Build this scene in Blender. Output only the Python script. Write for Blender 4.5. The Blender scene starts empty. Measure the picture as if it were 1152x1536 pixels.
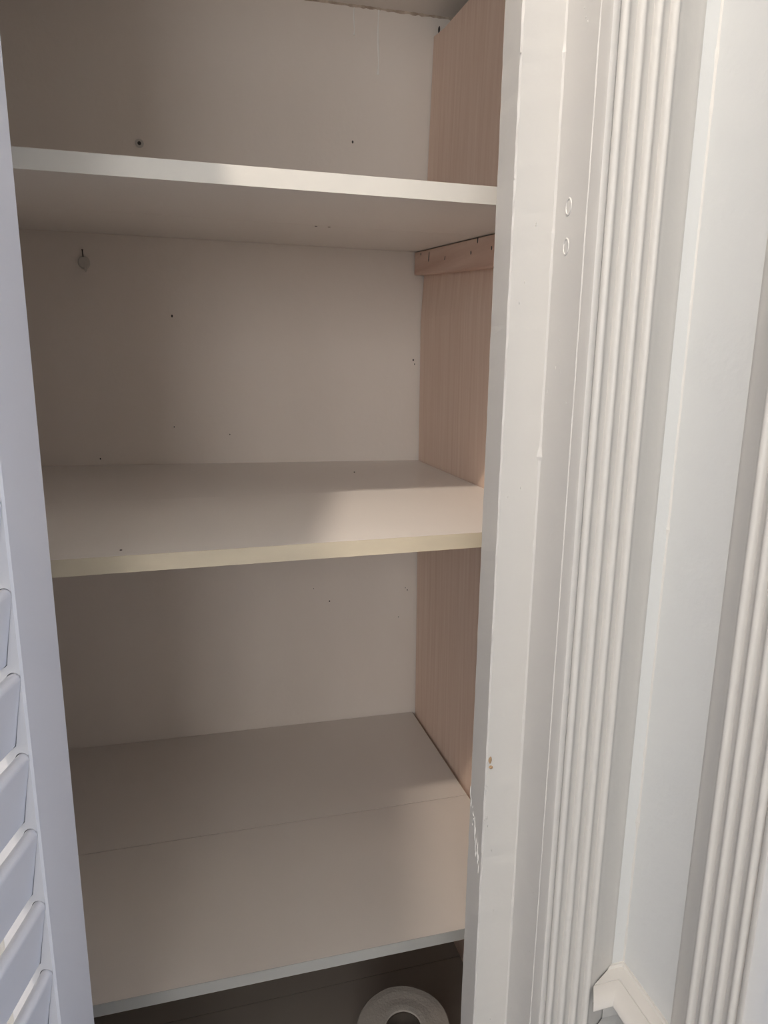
import bpy, bmesh, math, random
from mathutils import Vector, Matrix
random.seed(7)
C = bpy.context.scene.collection
H = 1.55                                    # camera height above the floor

# ------------------------------------------------------------------ camera, world, exposure, lights
def nrm(v): return Vector(v).normalized()
FPX = 1031.0
Zd = nrm((518-576, 5491-768, FPX))          # world down seen by the camera
Yv = Vector((286-576, 541-768, FPX)); Yv = (Yv - Zd*Yv.dot(Zd)).normalized()
Xv = Yv.cross(Zd)*-1
if Xv.x < 0: Xv = -Xv
right = Vector((Xv[0], Yv[0], -Zd[0])); down = Vector((Xv[1], Yv[1], -Zd[1])); fwd = Vector((Xv[2], Yv[2], -Zd[2]))
cd = bpy.data.cameras.new('camera'); cam = bpy.data.objects.new('camera', cd); C.objects.link(cam)
cd.sensor_fit = 'HORIZONTAL'; cd.sensor_width = 36; cd.lens = 36*FPX/1152; cd.clip_start = 0.01
m = Matrix((right, -down, -fwd)).transposed().to_4x4(); m.translation = (0, 0, H)
cam.matrix_world = m
bpy.context.scene.camera = cam
vs = bpy.context.scene.view_settings
vs.view_transform = 'Standard'; vs.look = 'None'; vs.gamma = 1; vs.use_curve_mapping = False
vs.exposure = 0.25
LAMP_COLOR = (1.0, 0.86, 0.72); LAMP_STRENGTH = 1480.0
w = bpy.data.worlds.new('world'); bpy.context.scene.world = w; w.use_nodes = True
w.node_tree.nodes['Background'].inputs[0].default_value = (0.75, 0.85, 1.0, 1); w.node_tree.nodes['Background'].inputs[1].default_value = 0.3
ld = bpy.data.lights.new('hall_fill_light', 'AREA'); ld.shape = 'RECTANGLE'; ld.size = 0.9; ld.size_y = 1.2
ld.color = (0.66, 0.76, 1.0); ld.energy = 8.0  # cool fill lamp added in the unseen hall to light the door face
lo = bpy.data.objects.new('hall_fill_light', ld); C.objects.link(lo)
lo.location = (1.26, -0.15, 1.5); lo.rotation_euler = (0, math.pi/2, 0)
ld2 = bpy.data.lights.new('bathroom_fill_light', 'AREA'); ld2.shape = 'RECTANGLE'; ld2.size = 1.1; ld2.size_y = 0.9
ld2.color = (1.0, 0.985, 0.965); ld2.energy = 16.0  # frontal fill lamp added behind the camera to lift the closet interior
lo2 = bpy.data.objects.new('bathroom_fill_light', ld2); C.objects.link(lo2)
lo2.location = (-0.72, -1.60, 1.80); lo2.rotation_euler = (math.pi/2, 0, 0)


# ------------------------------------------------------------------ materials
def mat(name, col, rough=0.5, col2=None, scale=(4, 4, 4), bump=0.0, bscale=60.0, detail=4.0, spec=0.5, bdist=0.002, contrast=(0.35, 0.65)):
    M = bpy.data.materials.new(name); M.use_nodes = True; N = M.node_tree.nodes; L = M.node_tree.links
    b = N['Principled BSDF']; b.inputs['Roughness'].default_value = rough; b.inputs['Specular IOR Level'].default_value = spec
    b.inputs['Base Color'].default_value = (*col, 1)
    tc = N.new('ShaderNodeTexCoord')
    if col2:
        mp = N.new('ShaderNodeMapping'); mp.inputs['Scale'].default_value = scale; L.new(tc.outputs['Object'], mp.inputs[0])
        n = N.new('ShaderNodeTexNoise'); n.inputs['Scale'].default_value = 1; n.inputs['Detail'].default_value = detail; L.new(mp.outputs[0], n.inputs['Vector'])
        r = N.new('ShaderNodeValToRGB'); r.color_ramp.elements[0].color = (*col, 1); r.color_ramp.elements[1].color = (*col2, 1)
        r.color_ramp.elements[0].position, r.color_ramp.elements[1].position = contrast
        L.new(n.outputs['Fac'], r.inputs[0]); L.new(r.outputs[0], b.inputs['Base Color'])
    if bump:
        n2 = N.new('ShaderNodeTexNoise'); n2.inputs['Scale'].default_value = bscale; n2.inputs['Detail'].default_value = 3; L.new(tc.outputs['Object'], n2.inputs['Vector'])
        bm_ = N.new('ShaderNodeBump'); bm_.inputs['Strength'].default_value = bump; bm_.inputs['Distance'].default_value = bdist
        L.new(n2.outputs['Fac'], bm_.inputs['Height']); L.new(bm_.outputs[0], b.inputs['Normal'])
    return M
M = {}
M['trim']   = mat('white_gloss_trim_paint', (0.535, 0.527, 0.513), 0.38, (0.56, 0.552, 0.538), (6, 6, 2), 0.25, 45)
M['wall']   = mat('white_wall_paint', (0.60, 0.617, 0.625), 0.5, None, bump=0.25, bscale=90)
M['cback']  = mat('cream_closet_paint', (0.87, 0.795, 0.725), 0.65, (0.90, 0.825, 0.755), (9, 9, 4), 0.3, 120, bdist=0.001)
M['cside']  = mat('closet_side_paint', (0.86, 0.81, 0.76), 0.7, None, bump=0.2)
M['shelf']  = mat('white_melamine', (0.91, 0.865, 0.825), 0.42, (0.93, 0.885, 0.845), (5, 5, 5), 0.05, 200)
M['edge']   = mat('white_edge_band', (0.70, 0.68, 0.64), 0.5)
M['shelf2'] = mat('darker_melamine', (0.74, 0.69, 0.645), 0.45, (0.77, 0.72, 0.675), (5, 5, 5), 0.05, 200)  # darker melamine tone for the third shelf's boards
M['yellow'] = mat('yellowed_edge_band', (0.69, 0.605, 0.46), 0.45, (0.63, 0.55, 0.42), (14, 40, 40))
M['greyed'] = mat('grey_edge_band', (0.44, 0.44, 0.42), 0.4)
M['shelf_shade']  = mat('shade_darkened_shelf', (0.30, 0.26, 0.23), 0.6, (0.34, 0.30, 0.26), (5, 5, 5))  # lowest shelf's shade put into its board colour
M['door']   = mat('white_door_paint', (0.64, 0.645, 0.685), 0.4, None, bump=0.12, bscale=50)
M['ply']    = mat('bare_plywood', (0.84, 0.63, 0.51), 0.7, (0.93, 0.735, 0.615), (140, 140, 4.0), 0.15, 150, detail=6, bdist=0.0006, contrast=(0.3, 0.7))
M['cleat']  = mat('bare_pine', (0.70, 0.46, 0.36), 0.65, (0.90, 0.68, 0.57), (40, 3.0, 70), 0.1, 150, detail=5, contrast=(0.3, 0.7))
M['dark']   = mat('dark_nail_metal', (0.06, 0.05, 0.045), 0.6)
M['stain']  = mat('brown_bare_spot', (0.36, 0.24, 0.14), 0.8)
M['chip']   = mat('fresh_white_chip', (0.86, 0.85, 0.82), 0.6)
M['drip']   = mat('dried_paint_drip', (0.97, 0.94, 0.89), 0.25)
M['plastic']= mat('translucent_plastic', (0.62, 0.58, 0.53), 0.35)
M['paper']  = mat('shade_darkened_tissue', (0.46, 0.42, 0.375), 0.9, None, bump=0.4, bscale=300)  # white tissue darkened to carry the shadow the roll stands in
M['card']   = mat('shade_darkened_cardboard', (0.10, 0.08, 0.065), 0.9)  # cardboard colour darkened to stand for the shade inside the core
M['filler'] = mat('brown_old_filler', (0.42, 0.33, 0.26), 0.85, (0.70, 0.60, 0.50), (60, 60, 60))
M['floor']  = mat('grey_floor_tile', (0.52, 0.50, 0.48), 0.4, (0.58, 0.56, 0.54), (3, 3, 3))
M['ceil']   = mat('white_ceiling_paint', (0.82, 0.81, 0.79), 0.8)
M['metal']  = mat('brushed_nickel', (0.55, 0.54, 0.52), 0.35)
def emis(name, col, st):
    X = bpy.data.materials.new(name); X.use_nodes = True; b = X.node_tree.nodes['Principled BSDF']
    b.inputs['Base Color'].default_value = (1, 1, 1, 1); b.inputs['Emission Color'].default_value = (*col, 1); b.inputs['Emission Strength'].default_value = st
    return X
M['bulb'] = emis('lit_bulb', LAMP_COLOR, LAMP_STRENGTH)

# ------------------------------------------------------------------ helpers
def obj(name, bm, mt, parent=None, bevel=0.0, smooth=False, seg=2):
    bmesh.ops.recalc_face_normals(bm, faces=bm.faces)
    me = bpy.data.meshes.new(name); bm.to_mesh(me); bm.free()
    o = bpy.data.objects.new(name, me); C.objects.link(o); me.materials.append(M[mt])
    if smooth:
        for p in me.polygons: p.use_smooth = True
    if bevel:
        b = o.modifiers.new('bevel', 'BEVEL'); b.width = bevel; b.segments = seg; b.limit_method = 'ANGLE'; b.angle_limit = math.radians(35)
    if parent: o.parent = parent
    return o
def soften(o, deg=38):
    for p in o.data.polygons: p.use_smooth = True
    o.data.set_sharp_from_angle(angle=math.radians(deg)); return o
def struct(o, label=None, cat=None):
    o['kind'] = 'structure'
    if label: o['label'] = label
    if cat: o['category'] = cat
    return o
def tag(o, label, cat, group=None):
    o['label'] = label; o['category'] = cat
    if group: o['group'] = group
    return o
def empty(name, loc=(0, 0, 0), rz=0.0):
    o = bpy.data.objects.new(name, None); C.objects.link(o); o.location = loc; o.rotation_euler = (0, 0, rz); o.empty_display_size = 0.05
    return o
def box(bm, x0, x1, y0, y1, z0, z1):
    v = [bm.verts.new((x, y, z)) for z in (z0, z1) for x, y in ((x0, y0), (x1, y0), (x1, y1), (x0, y1))]
    for f in ((3, 2, 1, 0), (4, 5, 6, 7), (0, 1, 5, 4), (1, 2, 6, 5), (2, 3, 7, 6), (3, 0, 4, 7)): bm.faces.new([v[i] for i in f])
    return bm
def hexa(bm, bot, top):
    v = [bm.verts.new(p) for p in list(bot)+list(top)]
    for f in ((3, 2, 1, 0), (4, 5, 6, 7), (0, 1, 5, 4), (1, 2, 6, 5), (2, 3, 7, 6), (3, 0, 4, 7)): bm.faces.new([v[i] for i in f])
    return bm
def sweep(bm, rings):                       # closed rings of equal count, capped
    R = [[bm.verts.new(p) for p in r] for r in rings]; n = len(R[0])
    for a, b in zip(R, R[1:]):
        for i in range(n): bm.faces.new((a[i], a[(i+1) % n], b[(i+1) % n], b[i]))
    bm.faces.new(R[0]); bm.faces.new(R[-1]); return bm
def lathe(bm, prof, cx=0, cy=0, cz=0, n=48, close=False, wob=None):
    R = []
    for i in range(n):
        a = 2*math.pi*i/n; k = wob(a) if wob else 1
        R.append([bm.verts.new((cx+r*k*math.cos(a), cy+r*k*math.sin(a), cz+z)) for r, z in prof])
    m_ = len(prof)
    for i in range(n):
        for j in range(m_ if close else m_-1):
            bm.faces.new((R[i][j], R[(i+1) % n][j], R[(i+1) % n][(j+1) % m_], R[i][(j+1) % m_]))
    return bm
def Z(z): return z + H

# ------------------------------------------------------------------ room shell
FL, CE = 0.0, 2.74
YW, YI = 0.425, 0.535                        # bathroom face / closet face of the wall with the opening
XJ, XLJ = 0.25, -0.118                       # faces of the two jambs
XW = 0.3387                                  # bathroom's right wall
HEAD = 2.06
bm = bmesh.new(); box(bm, -1.4, 1.45, -1.7, 1.25, -0.08, FL); struct(obj('floor', bm, 'floor'))
bm = bmesh.new(); box(bm, -1.4, 1.45, -1.7, 0.535, CE, CE+0.08); struct(obj('ceiling', bm, 'ceil'))
bm = bmesh.new()                             # wall with the closet opening
box(bm, -1.3, XLJ-0.02, YW, YI, FL, CE); box(bm, XJ+0.02, 0.47, YW, YI, FL, CE); box(bm, XLJ-0.02, XJ+0.02, YW, YI, HEAD+0.02, CE)
struct(obj('wall_front', bm, 'wall'))
DY0, DY1 = -0.47, 0.303                      # doorway in the right wall
bm = bmesh.new(); box(bm, XW, 0.45, DY1, YW, FL, CE); box(bm, XW, 0.45, -1.6, DY0, FL, CE); box(bm, XW, 0.45, DY0, DY1, 2.08, CE)
struct(obj('wall_right', bm, 'wall'))
bm = bmesh.new(); box(bm, -1.38, -1.3, -1.6, 0.535, FL, CE); struct(obj('wall_left', bm, 'wall'))
bm = bmesh.new()                             # wall behind the camera, with a window hole added for the fill lamp
WX0, WX1, WZ0, WZ1 = -1.28, -0.16, 1.33, 2.27
box(bm, -1.38, WX0, -1.68, -1.6, FL, CE); box(bm, WX1, 1.38, -1.68, -1.6, FL, CE); box(bm, WX0, WX1, -1.68, -1.6, FL, WZ0); box(bm, WX0, WX1, -1.68, -1.6, WZ1, CE)
struct(obj('wall_rear', bm, 'wall'))
bm = bmesh.new(); box(bm, WX0, WX1, -1.66, -1.62, WZ0, WZ0+.02); box(bm, WX0, WX1, -1.66, -1.62, WZ1-.02, WZ1); box(bm, WX0, WX0+.02, -1.66, -1.62, WZ0+.02, WZ1-.02); box(bm, WX1-.02, WX1, -1.66, -1.62, WZ0+.02, WZ1-.02)
struct(obj('fill_window_2', bm, 'trim'))  # frame added around the fill lamp behind the camera
bm = bmesh.new(); box(bm, 0.47, 1.38, 0.45, 0.535, FL, CE); struct(obj('wall_hall_end', bm, 'wall'))
bm = bmesh.new()                             # hall wall with a window hole added for the cool fill lamp
box(bm, 1.3, 1.38, -1.6, -0.65, FL, CE); box(bm, 1.3, 1.38, 0.35, 0.45, FL, CE); box(bm, 1.3, 1.38, -0.65, 0.35, FL, 0.85); box(bm, 1.3, 1.38, -0.65, 0.35, 2.15, CE)
struct(obj('wall_hall', bm, 'wall'))
bm = bmesh.new(); box(bm, 1.31, 1.35, -0.65, 0.35, 0.85, 0.90); box(bm, 1.31, 1.35, -0.65, 0.35, 2.10, 2.15); box(bm, 1.31, 1.35, -0.65, -0.60, 0.90, 2.10); box(bm, 1.31, 1.35, 0.30, 0.35, 0.90, 2.10)
struct(obj('fill_window_1', bm, 'trim'))  # frame added around the hall fill lamp

# closet shell
def yb(x): return 1.135 + (x-0.375)*(1.135-1.152)/(0.375+0.232)   # the back wall stands a little askew
XCL, XCR = -0.335, 0.432
CTOP = Z(0.521)
bm = bmesh.new(); hexa(bm, [(XCL-.06, yb(XCL-.06), FL), (XCR+.06, yb(XCR+.06), FL), (XCR+.06, 1.25, FL), (XCL-.06, 1.25, FL)], [(XCL-.06, yb(XCL-.06), CTOP+.08), (XCR+.06, yb(XCR+.06), CTOP+.08), (XCR+.06, 1.25, CTOP+.08), (XCL-.06, 1.25, CTOP+.08)])
wb = struct(obj('wall_back', bm, 'cback'))
bm = bmesh.new(); box(bm, XCR, XCR+0.06, YI, 1.16, FL, CTOP+.08); struct(obj('wall_closet_right', bm, 'cside'))
bm = bmesh.new(); box(bm, XCL-0.06, XCL, YI, 1.16, FL, CTOP+.08); struct(obj('wall_closet_left', bm, 'cside'))
bm = bmesh.new(); box(bm, XCL-.06, XCR+.06, YI, 1.16, CTOP, CTOP+.08); struct(obj('ceiling_closet', bm, 'cside'))

# ------------------------------------------------------------------ opening: jambs, stops, casing
def wavy_edge_strip(name, x0, x1, y0, y1, z0, z1, amp, mt, n=140, bev=0.0012):
    """a hand-painted timber strip: its long edges wander by a fraction of a millimetre"""
    rings = []
    for i in range(n+1):
        z = z0+(z1-z0)*i/n; j = lambda: random.uniform(-amp, amp)
        b = bev
        rings.append([(x0+b+j(), y0+j()*.4, z), (x1, y0+j()*.4, z), (x1, y1, z), (x0+b+j()*.5, y1, z), (x0+j()*.5, y1-b, z), (x0+j()*.5, y0+b+j(), z)])
    bm = bmesh.new(); sweep(bm, rings); return bm
YST = XJ/0.539                               # room-side face of the stop
XST = 0.470*YST
YSB = XST/0.4418
YJF = XJ/0.593                               # room-side edge of the jamb
struct(obj('trim_1', wavy_edge_strip('j', XJ, XJ+0.02, YJF, YI, FL, HEAD, 0.0002, 'trim'), 'trim'), 'white painted right jamb of the closet opening', 'jamb')
stop = struct(obj('trim_2', wavy_edge_strip('s', XST, XJ, YST, YSB, FL, HEAD-.0, 0.00035, 'trim', 260), 'trim'), 'thick white painted stop strip inside the right jamb', 'door stop')
bm = bmesh.new(); box(bm, XLJ-0.02, XLJ, YJF, YI, FL, HEAD); struct(obj('trim_3', bm, 'trim'), 'white left jamb behind the louvred door', 'jamb')
bm = bmesh.new(); box(bm, XLJ-0.02, XJ+0.02, YJF, YI, HEAD, HEAD+0.02); struct(obj('trim_4', bm, 'trim'), 'white head jamb above the closet opening', 'jamb')

def casing_profile():
    P = [(0.0, 0.0), (0.0, 0.0125), (0.0008, 0.0146), (0.0022, 0.0152), (0.0050, 0.0148), (0.0066, 0.0132), (0.0070, 0.0124)]
    for k in range(4):                       # reeds: a rounded crown, then a long fall to the next quirk
        u0 = 0.0072 + 0.01145*k
        P += [(u0, 0.0122), (u0+0.0003, 0.0142), (u0+0.0010, 0.0156), (u0+0.0022, 0.0164), (u0+0.0036, 0.0163), (u0+0.0047, 0.0154), (u0+0.0054, 0.0144)]
        if k < 3: P += [(u0+0.0075, 0.0135), (u0+0.0110, 0.0122)]
    for i in range(9):                       # cove running out to the wall
        k = i/8; P.append((0.0495+0.0265*k, 0.0005+0.0128*(1-k)**1.25))
    P.append((0.0765, 0.0))
    return P
CP = casing_profile()
def casing(name, place, z0, z1, label):
    bm = bmesh.new(); sweep(bm, [[place(u, v, z) for u, v in CP] for z in (z0, z1)])
    o = soften(obj(name, bm, 'trim')); return struct(o, label, 'casing')
casing('trim_5', lambda u, v, z: (XJ+0.0006+u, YW-v, z), FL, HEAD+0.085, 'fluted white casing beside the closet opening')
casing('trim_6', lambda u, v, z: (XLJ-0.0006-u, YW-v, z), FL, HEAD+0.085, 'fluted white casing behind the open louvred door')
bm = bmesh.new(); sweep(bm, [[(x, YW-v, HEAD+0.0006+u) for u, v in CP] for x in (XLJ-.001, XJ+.001)]); struct(obj('trim_7', bm, 'trim'), 'fluted white casing across the top of the closet opening', 'casing')
YD = 0.287
casing('trim_8', lambda u, v, z: (XW-v, YD+u, z), FL, 2.15, 'fluted white casing around the side doorway')
bm = bmesh.new(); box(bm, XW-0.002, 0.452, YD+0.002, DY1, FL, 2.08); struct(obj('trim_9', bm, 'trim'), 'white jamb of the side doorway', 'jamb')

# caulk beads in the inside corners, laid by hand
def caulk(name, x, y, z0, z1, r, dirx, diry, parent, n=260):
    ns = [random.random() for _ in range(n+5)]; lump = [1.0]*(n+5); rings = []
    for _ in range(n//22):                   # a few lumps, eased in and out
        c = random.randrange(3, n)
        for k, g in ((-2, .15), (-1, .5), (0, .8), (1, .45), (2, .1)): lump[c+k] += g*random.uniform(.4, 1)
    for i in range(n+1):
        z = z0+(z1-z0)*i/n; rr = r*(0.7+0.2*(ns[i]+ns[i+1]+ns[i+2]))*lump[i]
        rings.append([(x, y, z), (x+dirx*rr, y, z), (x+dirx*rr*.45, y+diry*rr*.45, z), (x, y+diry*rr, z)])
    bm = bmesh.new(); sweep(bm, rings); return obj(name, bm, 'trim', parent)
caulk('caulk_bead', XJ, YST, 0.4, HEAD, 0.0013, -1, -1, stop, 600)
wr = bpy.data.objects['wall_right']
caulk('caulk_bead', XW, YW, 1.045, 2.2, 0.0011, -1, -1, wr, 420)

# chair rail: bullnose shelf on a beaded panel cap
RZ = Z(-0.507)
RP = [(0.0, 0.002), (0.0022, 0.0022), (0.0034, 0.0004), (0.0125, 0.0), (0.0130, -0.0009), (0.0137, -0.0002), (0.021, -0.0004), (0.0245, -0.0014), (0.0272, -0.0028), (0.0288, -0.0046), (0.0293, -0.0062), (0.0285, -0.0078), (0.0262, -0.0088), (0.020, -0.0092),
      (0.0045, -0.0095), (0.0040, -0.049), (0.0085, -0.0505), (0.0105, -0.0535), (0.0085, -0.0565), (0.0062, -0.0575), (0.0062, -0.0600), (0.0100, -0.0610), (0.0115, -0.0640), (0.0100, -0.0670), (0.005, -0.069), (0.005, -0.095), (0.0, -0.095)]
def cas_edge(d): return 0.0765 - min(d/0.0134, 1)*0.0265 - max(0, d-0.0134)*0.6      # where the casing's cove stops a rail of depth d
bm = bmesh.new(); sweep(bm, [[(XJ+.0008+cas_edge(d), YW-d, RZ+z) for d, z in RP], [(XW-d, YW-d, RZ+z) for d, z in RP]])
struct(soften(obj('trim_10', bm, 'trim')), 'short white chair rail between fluted casing and corner', 'chair rail')
bm = bmesh.new(); sweep(bm, [[(XW-d, YW-d, RZ+z) for d, z in RP], [(XW-d, YD+cas_edge(d), RZ+z) for d, z in RP]])
struct(soften(obj('trim_11', bm, 'trim')), 'white chair rail running from the corner to the side doorway', 'chair rail')

# ------------------------------------------------------------------ louvred door, standing open at the left
dd = Vector((0.2502, 0.9682, 0)).normalized()
ang = math.atan2(-dd.y, -dd.x)
door = empty('door_1', (-0.0856, 0.43, FL), ang)     # local x: away from the hinges, local y: back from the visible face
struct(door, 'white louvred closet door standing open on its hinges', 'door')
sgn = 1.0 if (Matrix.Rotation(ang, 3, 'Z') @ Vector((0, 1, 0))).dot(Vector((-0.968, 0.25, 0))) > 0 else -1.0
DW, DT, SW, D0, D1 = 0.352, 0.028, 0.0436, 0.015, Z(0.44)
def dbox(name, x0, x1, z0, z1, y0=0.0, y1=DT, bevel=0.0012, mt='door'):
    bm = bmesh.new(); a, b = sorted((sgn*y0, sgn*y1)); box(bm, x0, x1, a, b, z0, z1); return obj(name, bm, mt, door, bevel)
dbox('stile', DW-SW, DW, D0, D1)
dbox('rail', SW, DW-SW, D1-0.06, D1); dbox('rail', SW, DW-SW, D0, D0+0.14)
# one slat, shared by all; the hinge stile is mortised for every slat
T, tall, back, PITCH, CLR = 0.0072, 0.0452, 0.0078, 0.0485, 0.0005
def slat_profile(g=0.0):
    ax = Vector((back, -tall)).normalized(); nx = Vector((-ax.y, ax.x))     # (b, z) plane
    if nx.x < 0: nx = -nx
    P = []; h = T/2+g; c0 = Vector((0.0014+T/2, -T/2))
    for i in range(9):
        a = math.pi*i/8; P.append(c0 + (-nx)*h*math.cos(a) + (-ax)*h*math.sin(a))
    c1 = c0 + ax*(tall-T/2-0.0015)
    for i in range(5):
        a = math.pi*i/4; P.append(c1 + nx*h*math.cos(a) + ax*h*.5*math.sin(a))
    return P
bm = bmesh.new(); sweep(bm, [[(x, sgn*p.x, p.y) for p in slat_profile()] for x in (SW-0.006, DW-SW+0.0005)])
slat = soften(obj('slat', bm, 'door', door)); first = True; noses = []
z = Z(-0.1204)
while z+PITCH < D1-0.062: z += PITCH
while z-0.047 > D0+0.14:
    s = slat if first else slat.copy()
    if not first: C.objects.link(s); s.parent = door
    s.location = (0, 0, z); first = False; noses.append(z); z -= PITCH
bm = bmesh.new(); cuts = [D1]+[z+0.0010 for z in noses]+[noses[-1]-PITCH+0.0010, D0]
def q4(*p): bm.faces.new([bm.verts.new(v) for v in p])
yA, yB = 0.0, sgn*DT
E4 = 0.0012                                   # eased arris on the visible side
ye = sgn*E4
q4((0, yA, D0), (SW-E4, yA, D0), (SW-E4, yA, D1), (0, yA, D1)); q4((SW-E4, yA, D0), (SW, ye, D0), (SW, ye, D1), (SW-E4, yA, D1))
q4((0, yB, D0), (SW, yB, D0), (SW, yB, D1), (0, yB, D1)); q4((0, yA, D0), (0, yB, D0), (0, yB, D1), (0, yA, D1))
for zz in (D0, D1): q4((0, yA, zz), (SW-E4, yA, zz), (SW, ye, zz), (SW, yB, zz), (0, yB, zz))
for i, (zt_, zb_) in enumerate(zip(cuts, cuts[1:])):
    if i == 0 or i == len(cuts)-2: q4((SW, ye, zb_), (SW, yB, zb_), (SW, yB, zt_), (SW, ye, zt_)); continue
    rim = [bm.verts.new(v) for v in ((SW, ye, zb_), (SW, yB, zb_), (SW, yB, zt_), (SW, ye, zt_))]
    pr = slat_profile(CLR); n0 = noses[i-1]
    hole = [bm.verts.new((SW, sgn*p.x, n0+p.y)) for p in pr]; deep = [bm.verts.new((SW-0.010, sgn*p.x, n0+p.y)) for p in pr]
    es = [bm.edges.new((L_[k], L_[(k+1) % len(L_)])) for L_ in (rim, hole) for k in range(len(L_))]
    bmesh.ops.triangle_fill(bm, use_beauty=True, use_dissolve=False, edges=es)
    for k in range(len(hole)): bm.faces.new((hole[k], hole[(k+1) % len(hole)], deep[(k+1) % len(hole)], deep[k]))
    bm.faces.new(deep)
bmesh.ops.remove_doubles(bm, verts=bm.verts, dist=1e-6)
obj('stile', bm, 'door', door)
for hz in (0.25, 0.95, 1.72):
    bm = bmesh.new(); lathe(bm, [(0, 0), (0.0045, 0), (0.0045, 0.07), (0, 0.07)], -0.006, sgn*(DT+0.002), hz, 12); obj('hinge', bm, 'metal', door)

# ------------------------------------------------------------------ shelves
YF, SEAM, TH = 0.616, 0.860, 0.0153
SX0 = XCL+0.003
def panel_x(z):                              # the plywood lining is a little bowed
    pts = [(-1.6, 0.3835), (-0.65, 0.3803), (-0.36, 0.3776), (-0.167, 0.3755), (0.07, 0.3737), (0.138, 0.3776), (0.287, 0.3794), (0.50, 0.3850)]
    for (a, xa), (b, xb) in zip(pts, pts[1:]):
        if z <= b: return xa+(xb-xa)*(z-a)/(b-a)
    return pts[-1][1]
def shelf(label, zf, zb, th, band, gap, xr, group=None, mats=('shelf', 'shelf'), yf=YF, seam=SEAM):
    """zf, zb: heights of the top face at front and back, left and right"""
    t = empty('shelf', (0, yf, Z(zf[0])-th)); inv = Vector((0, -yf, -(Z(zf[0])-th)))
    def zt(x, y):
        s = (x-SX0)/(0.376-SX0); f = zf[0]+(zf[1]-zf[0])*s; b = zb[0]+(zb[1]-zb[0])*s; k = (y-yf)/(yb(x)-yf); return f+(b-f)*k
    def board(name, y0, y1, mt, last=False, grow=0.0, bev=0.0):
        P = []
        for x in (SX0, xr):
            ye = (yb(x)-0.001) if last else y1
            P.append([(x, y0), (x, ye)])
        q = [P[0][0], P[1][0], P[1][1], P[0][1]]
        bm = bmesh.new(); hexa(bm, [Vector((x, y, Z(zt(x, y))-th))+inv for x, y in q], [Vector((x, y, Z(zt(x, y))+grow))+inv for x, y in q])
        return obj(name, bm, mt, t, bev, seg=1)
    board('board', yf+0.0008, seam-gap, mats[0]); board('board', seam, 0, mats[1], True)
    board('edge_band', yf, yf+0.0007, band, bev=0.0)
    return tag(t, label, 'shelf', group), zt
sh1, zt1 = shelf('uppermost white melamine shelf, resting on the pine cleat', (0.139+TH, 0.140+TH), (0.1812+TH, 0.1763+TH), TH, 'edge', 0.0010, 0.3765)
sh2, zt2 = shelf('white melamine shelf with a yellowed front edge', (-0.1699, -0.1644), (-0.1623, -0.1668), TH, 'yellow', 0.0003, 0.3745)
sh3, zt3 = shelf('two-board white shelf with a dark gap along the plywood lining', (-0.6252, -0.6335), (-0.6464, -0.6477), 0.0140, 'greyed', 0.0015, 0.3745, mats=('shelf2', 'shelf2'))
sh4, zt4 = shelf('lowest shelf, shade put into its dark colour, with the toilet paper roll on it', (-0.932, -0.932), (-0.932, -0.932), TH, 'shelf_shade', 0.0012, 0.3745, mats=('shelf_shade', 'shelf_shade'))

def dot(sh, zt, x, y, r, under, th=TH):
    bm = bmesh.new(); n = 10; zc = Z(zt(x, y)) - (th if under else 0); e = -1 if under else 1
    sweep(bm, [[(x+r*math.cos(2*math.pi*i/n)-sh.location.x, y+r*math.sin(2*math.pi*i/n)-sh.location.y, zc+h*e-sh.location.z) for i in range(n)] for h in (-0.001, 0.0003)])
    obj('screw_head', bm, 'dark', sh)
for x in (0.152, 0.168): dot(sh1, zt1, x, 0.868, 0.0016, True)
dot(sh2, zt2, -0.068, 0.636, 0.0011, False); dot(sh2, zt2, 0.235, 1.02, 0.0010, False)
dot(sh3, zt3, 0.075, 0.80, 0.0010, False)

# ------------------------------------------------------------------ plywood lining and pine cleat
bm = bmesh.new()
zs = [-H, -1.2, -0.95, -0.65, -0.5, -0.36, -0.25, -0.167, -0.05, 0.07, 0.138, 0.2, 0.287, 0.4]
rings = []
for zz in zs+[None]:
    r = []
    for y, top in ((0.545, 0.460), (0.70, 0.463), (0.85, 0.4675), (0.978, 0.474), (1.0455, 0.4797), (1.084, 0.4843), (1.1315, 0.4915)):
        h = top if zz is None else zz; r.append((panel_x(h), y, Z(h)))
    rings.append(r+[(x+0.009, y, z_) for x, y, z_ in reversed(r)])
sweep(bm, rings)
ply = tag(obj('plywood_panel', bm, 'ply'), 'bare brownish plywood lining up the closet side wall', 'panel')

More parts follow.
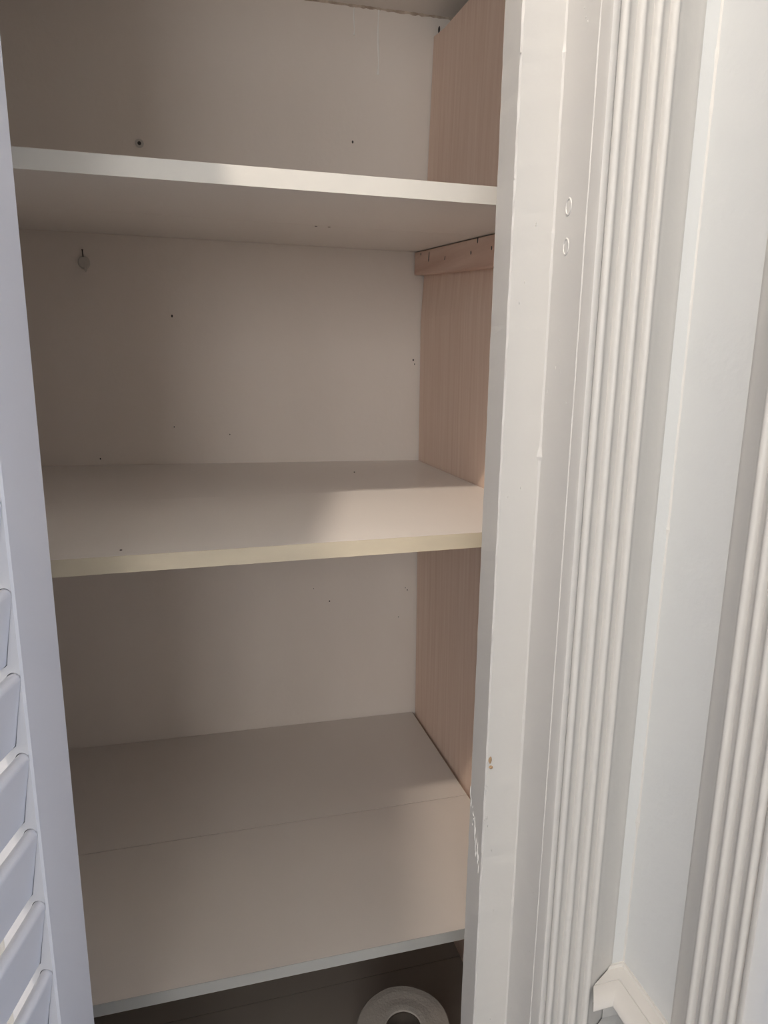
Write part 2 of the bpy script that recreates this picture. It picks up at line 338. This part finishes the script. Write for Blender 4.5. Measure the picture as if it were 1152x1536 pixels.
def cleat_x(): return 0.3605
bm = bmesh.new()
q = [(1.132, 0.1752, 0.1400), (0.60, 0.1376, 0.097)]
(yb0, zt0, zb0), (yf0, zf0, zfb0) = q
xb = lambda z_: panel_x(z_)-0.0004
hexa(bm, [(0.3605, yf0, Z(zfb0)), (xb(zfb0), yf0, Z(zfb0)), (xb(zb0), yb0, Z(zb0)), (0.3605, yb0, Z(zb0))], [(0.3605, yf0, Z(zf0)), (xb(zf0), yf0, Z(zf0)), (xb(zt0), yb0, Z(zt0)), (0.3605, yb0, Z(zt0))])
cleat = tag(obj('wooden_cleat', bm, 'cleat', None, 0.0018), 'bare pine cleat nailed to the plywood under the uppermost shelf', 'cleat')
for (y, z_, ln, tilt) in ((1.0585, 0.159, 0.0075, 0.35), (0.9868, 0.1476, 0.003, 0.9), (0.8672, 0.153, 0.0035, 0.0), (0.8883, 0.1412, 0.0025, 0.0), (0.8222, 0.1374, 0.0025, 0.2), (1.098, 0.168, 0.002, 0)):
    bm = bmesh.new(); n = 10; r = 0.0013
    sweep(bm, [[(x, y+r*math.cos(2*math.pi*i/n)*math.cos(tilt)-ln*math.sin(2*math.pi*i/n)*math.sin(tilt)*.5, Z(z_)+ln*math.sin(2*math.pi*i/n)*math.cos(tilt*.5)) for i in range(n)] for x in (0.3601, 0.3615)])
    obj('nail', bm, 'dark', cleat)

# ------------------------------------------------------------------ marks on the closet's back wall
def on_back(x, z_, r, name, mt, h=0.0012, n=12, parent=wb, sy=1.0):
    bm = bmesh.new(); y = yb(x)
    sweep(bm, [[(x+k*r*math.cos(2*math.pi*i/n), y+0.001-e, Z(z_)+sy*k*r*math.sin(2*math.pi*i/n)) for i in range(n)] for e, k in ((0, 1), (h+0.0006, 1), (h+0.001, .7))])
    return obj(name, bm, mt, parent)
for x, z_, r in ((0.2581, 0.3333, 0.0017), (-0.0246, 0.0652, 0.0017), (-0.1433, -0.1536, 0.0014), (0.218, -0.4153, 0.0016), (0.3608, -0.4043, 0.0012), (0.357, -0.400, 0.001), (0.3632, 0.0038, 0.0016), (0.3655, -0.003, 0.001),
                (0.056, -0.118, 0.001), (0.345, -0.455, 0.0011), (-0.03, -0.105, 0.001), (0.19, -0.39, 0.0008)):
    on_back(x, z_, r, 'nail_hole', 'dark', 0.0002, sy=random.uniform(1, 1.6))
ring = on_back(-0.0577, 0.3063, 0.0062, 'wall_plug', 'plastic', 0.0006, 18); on_back(-0.0577, 0.3063, 0.0026, 'plug_hole', 'dark', 0.0016, 12, ring)
nl = on_back(0.3931, 0.5028, 0.0011, 'nail', 'dark', 0.004, 8, sy=4)
for x, z0, z1, r in ((0.2597, 0.481, 0.521, 0.0014), (0.2975, 0.431, 0.521, 0.0017)):
    rings = []; n = 26
    for i in range(n+1):
        k = i/n; zz = z0+(z1-z0)*k; rr = r*(0.55+0.45*abs(math.sin(2.2+5*k)))*(1.25 if i < 2 else 1); xo = x+0.0006*math.sin(7*k)
        rings.append([(xo+rr*math.cos(a), yb(x)+0.0006-max(0, rr*.7*math.sin(a))-.0004, Z(zz)) for a in [math.pi*j/6 for j in range(7)]])
    bm = bmesh.new(); sweep(bm, rings); obj('paint_drip', bm, 'drip', wb)
# ragged line of filler where the closet ceiling meets the back wall
rings = []
for i in range(161):
    x = XCL+(XCR-XCL)*i/160; r = 0.0012+random.random()*0.0022
    rings.append([(x, yb(x), CTOP), (x, yb(x)-r, CTOP), (x, yb(x)-r*.6, CTOP-r*.6), (x, yb(x), CTOP-r)])
bm = bmesh.new(); sweep(bm, rings); obj('filler_bead', bm, 'filler', wb)

# clear plastic hook on its nail
hk = tag(empty('wall_hook', (-0.1452, yb(-0.1452)-0.0002, Z(0.1398))), 'small clear plastic hook nailed to the back wall below the uppermost shelf', 'hook')
bm = bmesh.new(); n = 20
sweep(bm, [[(k*0.0085*math.cos(2*math.pi*i/n), -e, k*0.0095*math.sin(2*math.pi*i/n)-0.002) for i in range(n)] for e, k in ((0, 1), (0.0016, 1), (0.0028, .8))]); obj('base', bm, 'plastic', hk, smooth=False)
rings = []
for i in range(13):
    a = math.pi*1.1*i/12; cy, cz = -0.0065+0.0045*math.cos(a), -0.010-0.0045*math.sin(a)
    if i == 0: rings.append([(0.0025+0.0015*math.cos(b), -0.002+0.0012*math.sin(b), 0.000) for b in [2*math.pi*j/8 for j in range(8)]])
    rings.append([(0.0025+0.0015*math.cos(b), cy+0.0012*math.sin(b)*math.cos(a), cz-0.0012*math.sin(b)*math.sin(a)) for b in [2*math.pi*j/8 for j in range(8)]])
bm = bmesh.new(); sweep(bm, rings); obj('prong', bm, 'plastic', hk)
bm = bmesh.new(); sweep(bm, [[(r*math.cos(b)-0.0005, -0.0015-0.3*(z_-0.004)+r*math.sin(b), z_) for b in [2*math.pi*j/8 for j in range(8)]] for r, z_ in ((0.0009, 0.004), (0.0009, 0.0145), (0.0013, 0.015), (0.0013, 0.016))]); obj('nail', bm, 'dark', hk)

# ------------------------------------------------------------------ worn paint on the stop
def blob(name, cx, cy, cz, rx, ry, rz, mt, parent, n=14):
    bm = bmesh.new(); bmesh.ops.create_icosphere(bm, subdivisions=2, radius=1.0)
    for v in bm.verts:
        k = random.uniform(.75, 1.25); v.co = Vector((cx+v.co.x*rx*k, cy+v.co.y*ry*k, cz+v.co.z*rz*k))
    return obj(name, bm, mt, parent)
blob('bare_spot', 0.2212, YST-0.0001, Z(-0.317), 0.0014, 0.0008, 0.0030, 'stain', stop); blob('bare_spot', 0.2222, YST-0.0001, Z(-0.3235), 0.0018, 0.0008, 0.0016, 'stain', stop)
for i in range(34):                          # flaked paint down the edge, in long ragged slivers
    k = random.random(); zz = -0.362-0.062*k; y = 0.4925-0.0235*k+random.gauss(0, 0.0016)
    blob('paint_chip', XST+0.0002, min(max(y, YST+.001), YSB-.0005), Z(zz), 0.0005, random.uniform(.0003, .0011), random.uniform(.0012, .0060), 'chip', stop)
for i in range(9):
    blob('paint_chip', XST+random.uniform(.000, .003), YST+0.0002, Z(random.uniform(-0.40, -0.315)), random.uniform(.0006, .0014), 0.0006, random.uniform(.001, .003), 'trim', stop)
jam = bpy.data.objects['trim_1']
for zz in (0.1036, 0.0781):
    bm = bmesh.new(); n = 18
    R1 = [[(XJ-(0.0007*math.sin(b)), 0.4455+(0.0034+0.0008*math.cos(b))*math.cos(a), Z(zz)+(0.0052+0.0008*math.cos(b))*math.sin(a)) for b in [2*math.pi*j/6 for j in range(6)]] for a in [2*math.pi*i/n for i in range(n)]]
    V = [[bm.verts.new(p) for p in r] for r in R1]
    for i in range(n):
        for j in range(6): bm.faces.new((V[i][j], V[(i+1) % n][j], V[(i+1) % n][(j+1) % 6], V[i][(j+1) % 6]))
    obj('painted_over_hole', bm, 'trim', jam)
for i in range(40):                          # drips and nibs in the old paint
    blob('paint_nib', random.choice((XJ, XJ, XST)) , random.uniform(0.428, 0.460) if i % 3 else YST+0.0002, Z(random.uniform(-0.75, 0.25)), 0.0003, random.uniform(.0004, .0008), random.uniform(.0005, .0014), 'trim', stop)

# ------------------------------------------------------------------ toilet paper roll on the lowest shelf
tr = tag(empty('toilet_paper_roll', (0.2234, 0.6823, Z(-0.932))), 'white toilet paper roll standing on end on the lowest shelf', 'toilet paper')
bm = bmesh.new(); hgt = 0.1033
wob = lambda a: 1+0.012*math.sin(2*a+.6)+0.006*math.sin(5*a)
lathe(bm, [(0.0225, 0.0), (0.058, 0.0), (0.060, 0.0015), (0.060, hgt-0.002), (0.0585, hgt), (0.050, hgt+.0006), (0.040, hgt), (0.030, hgt+.0005), (0.0235, hgt-0.0003), (0.0225, hgt-0.0015)], n=72, close=True, wob=wob); obj('paper', bm, 'paper', tr, smooth=False)
bm = bmesh.new(); lathe(bm, [(0.0205, 0.0006), (0.0225, 0.0006), (0.0225, hgt-0.0018), (0.0205, hgt-0.0018)], n=48, close=True, wob=lambda a: 1+0.03*math.sin(2*a+.4)+.012*math.sin(3*a)); obj('core', bm, 'card', tr)

# ------------------------------------------------------------------ ceiling lamp
LX, LY, LZ = -0.39, -0.15, Z(1.065)
lamp = tag(empty('ceiling_lamp', (LX, LY, CE)), 'bare round bulb in a nickel ceiling holder', 'lamp')
bm = bmesh.new(); lathe(bm, [(0, 0), (0.055, 0), (0.055, -0.008), (0.03, -0.02), (0.02, -0.03), (0.02, -0.055), (0, -0.055)], n=32); obj('holder', bm, 'metal', lamp)
bm = bmesh.new(); bmesh.ops.create_uvsphere(bm, u_segments=24, v_segments=16, radius=0.025)
for v in bm.verts: v.co.z += LZ-CE
obj('bulb', bm, 'bulb', lamp, smooth=True)
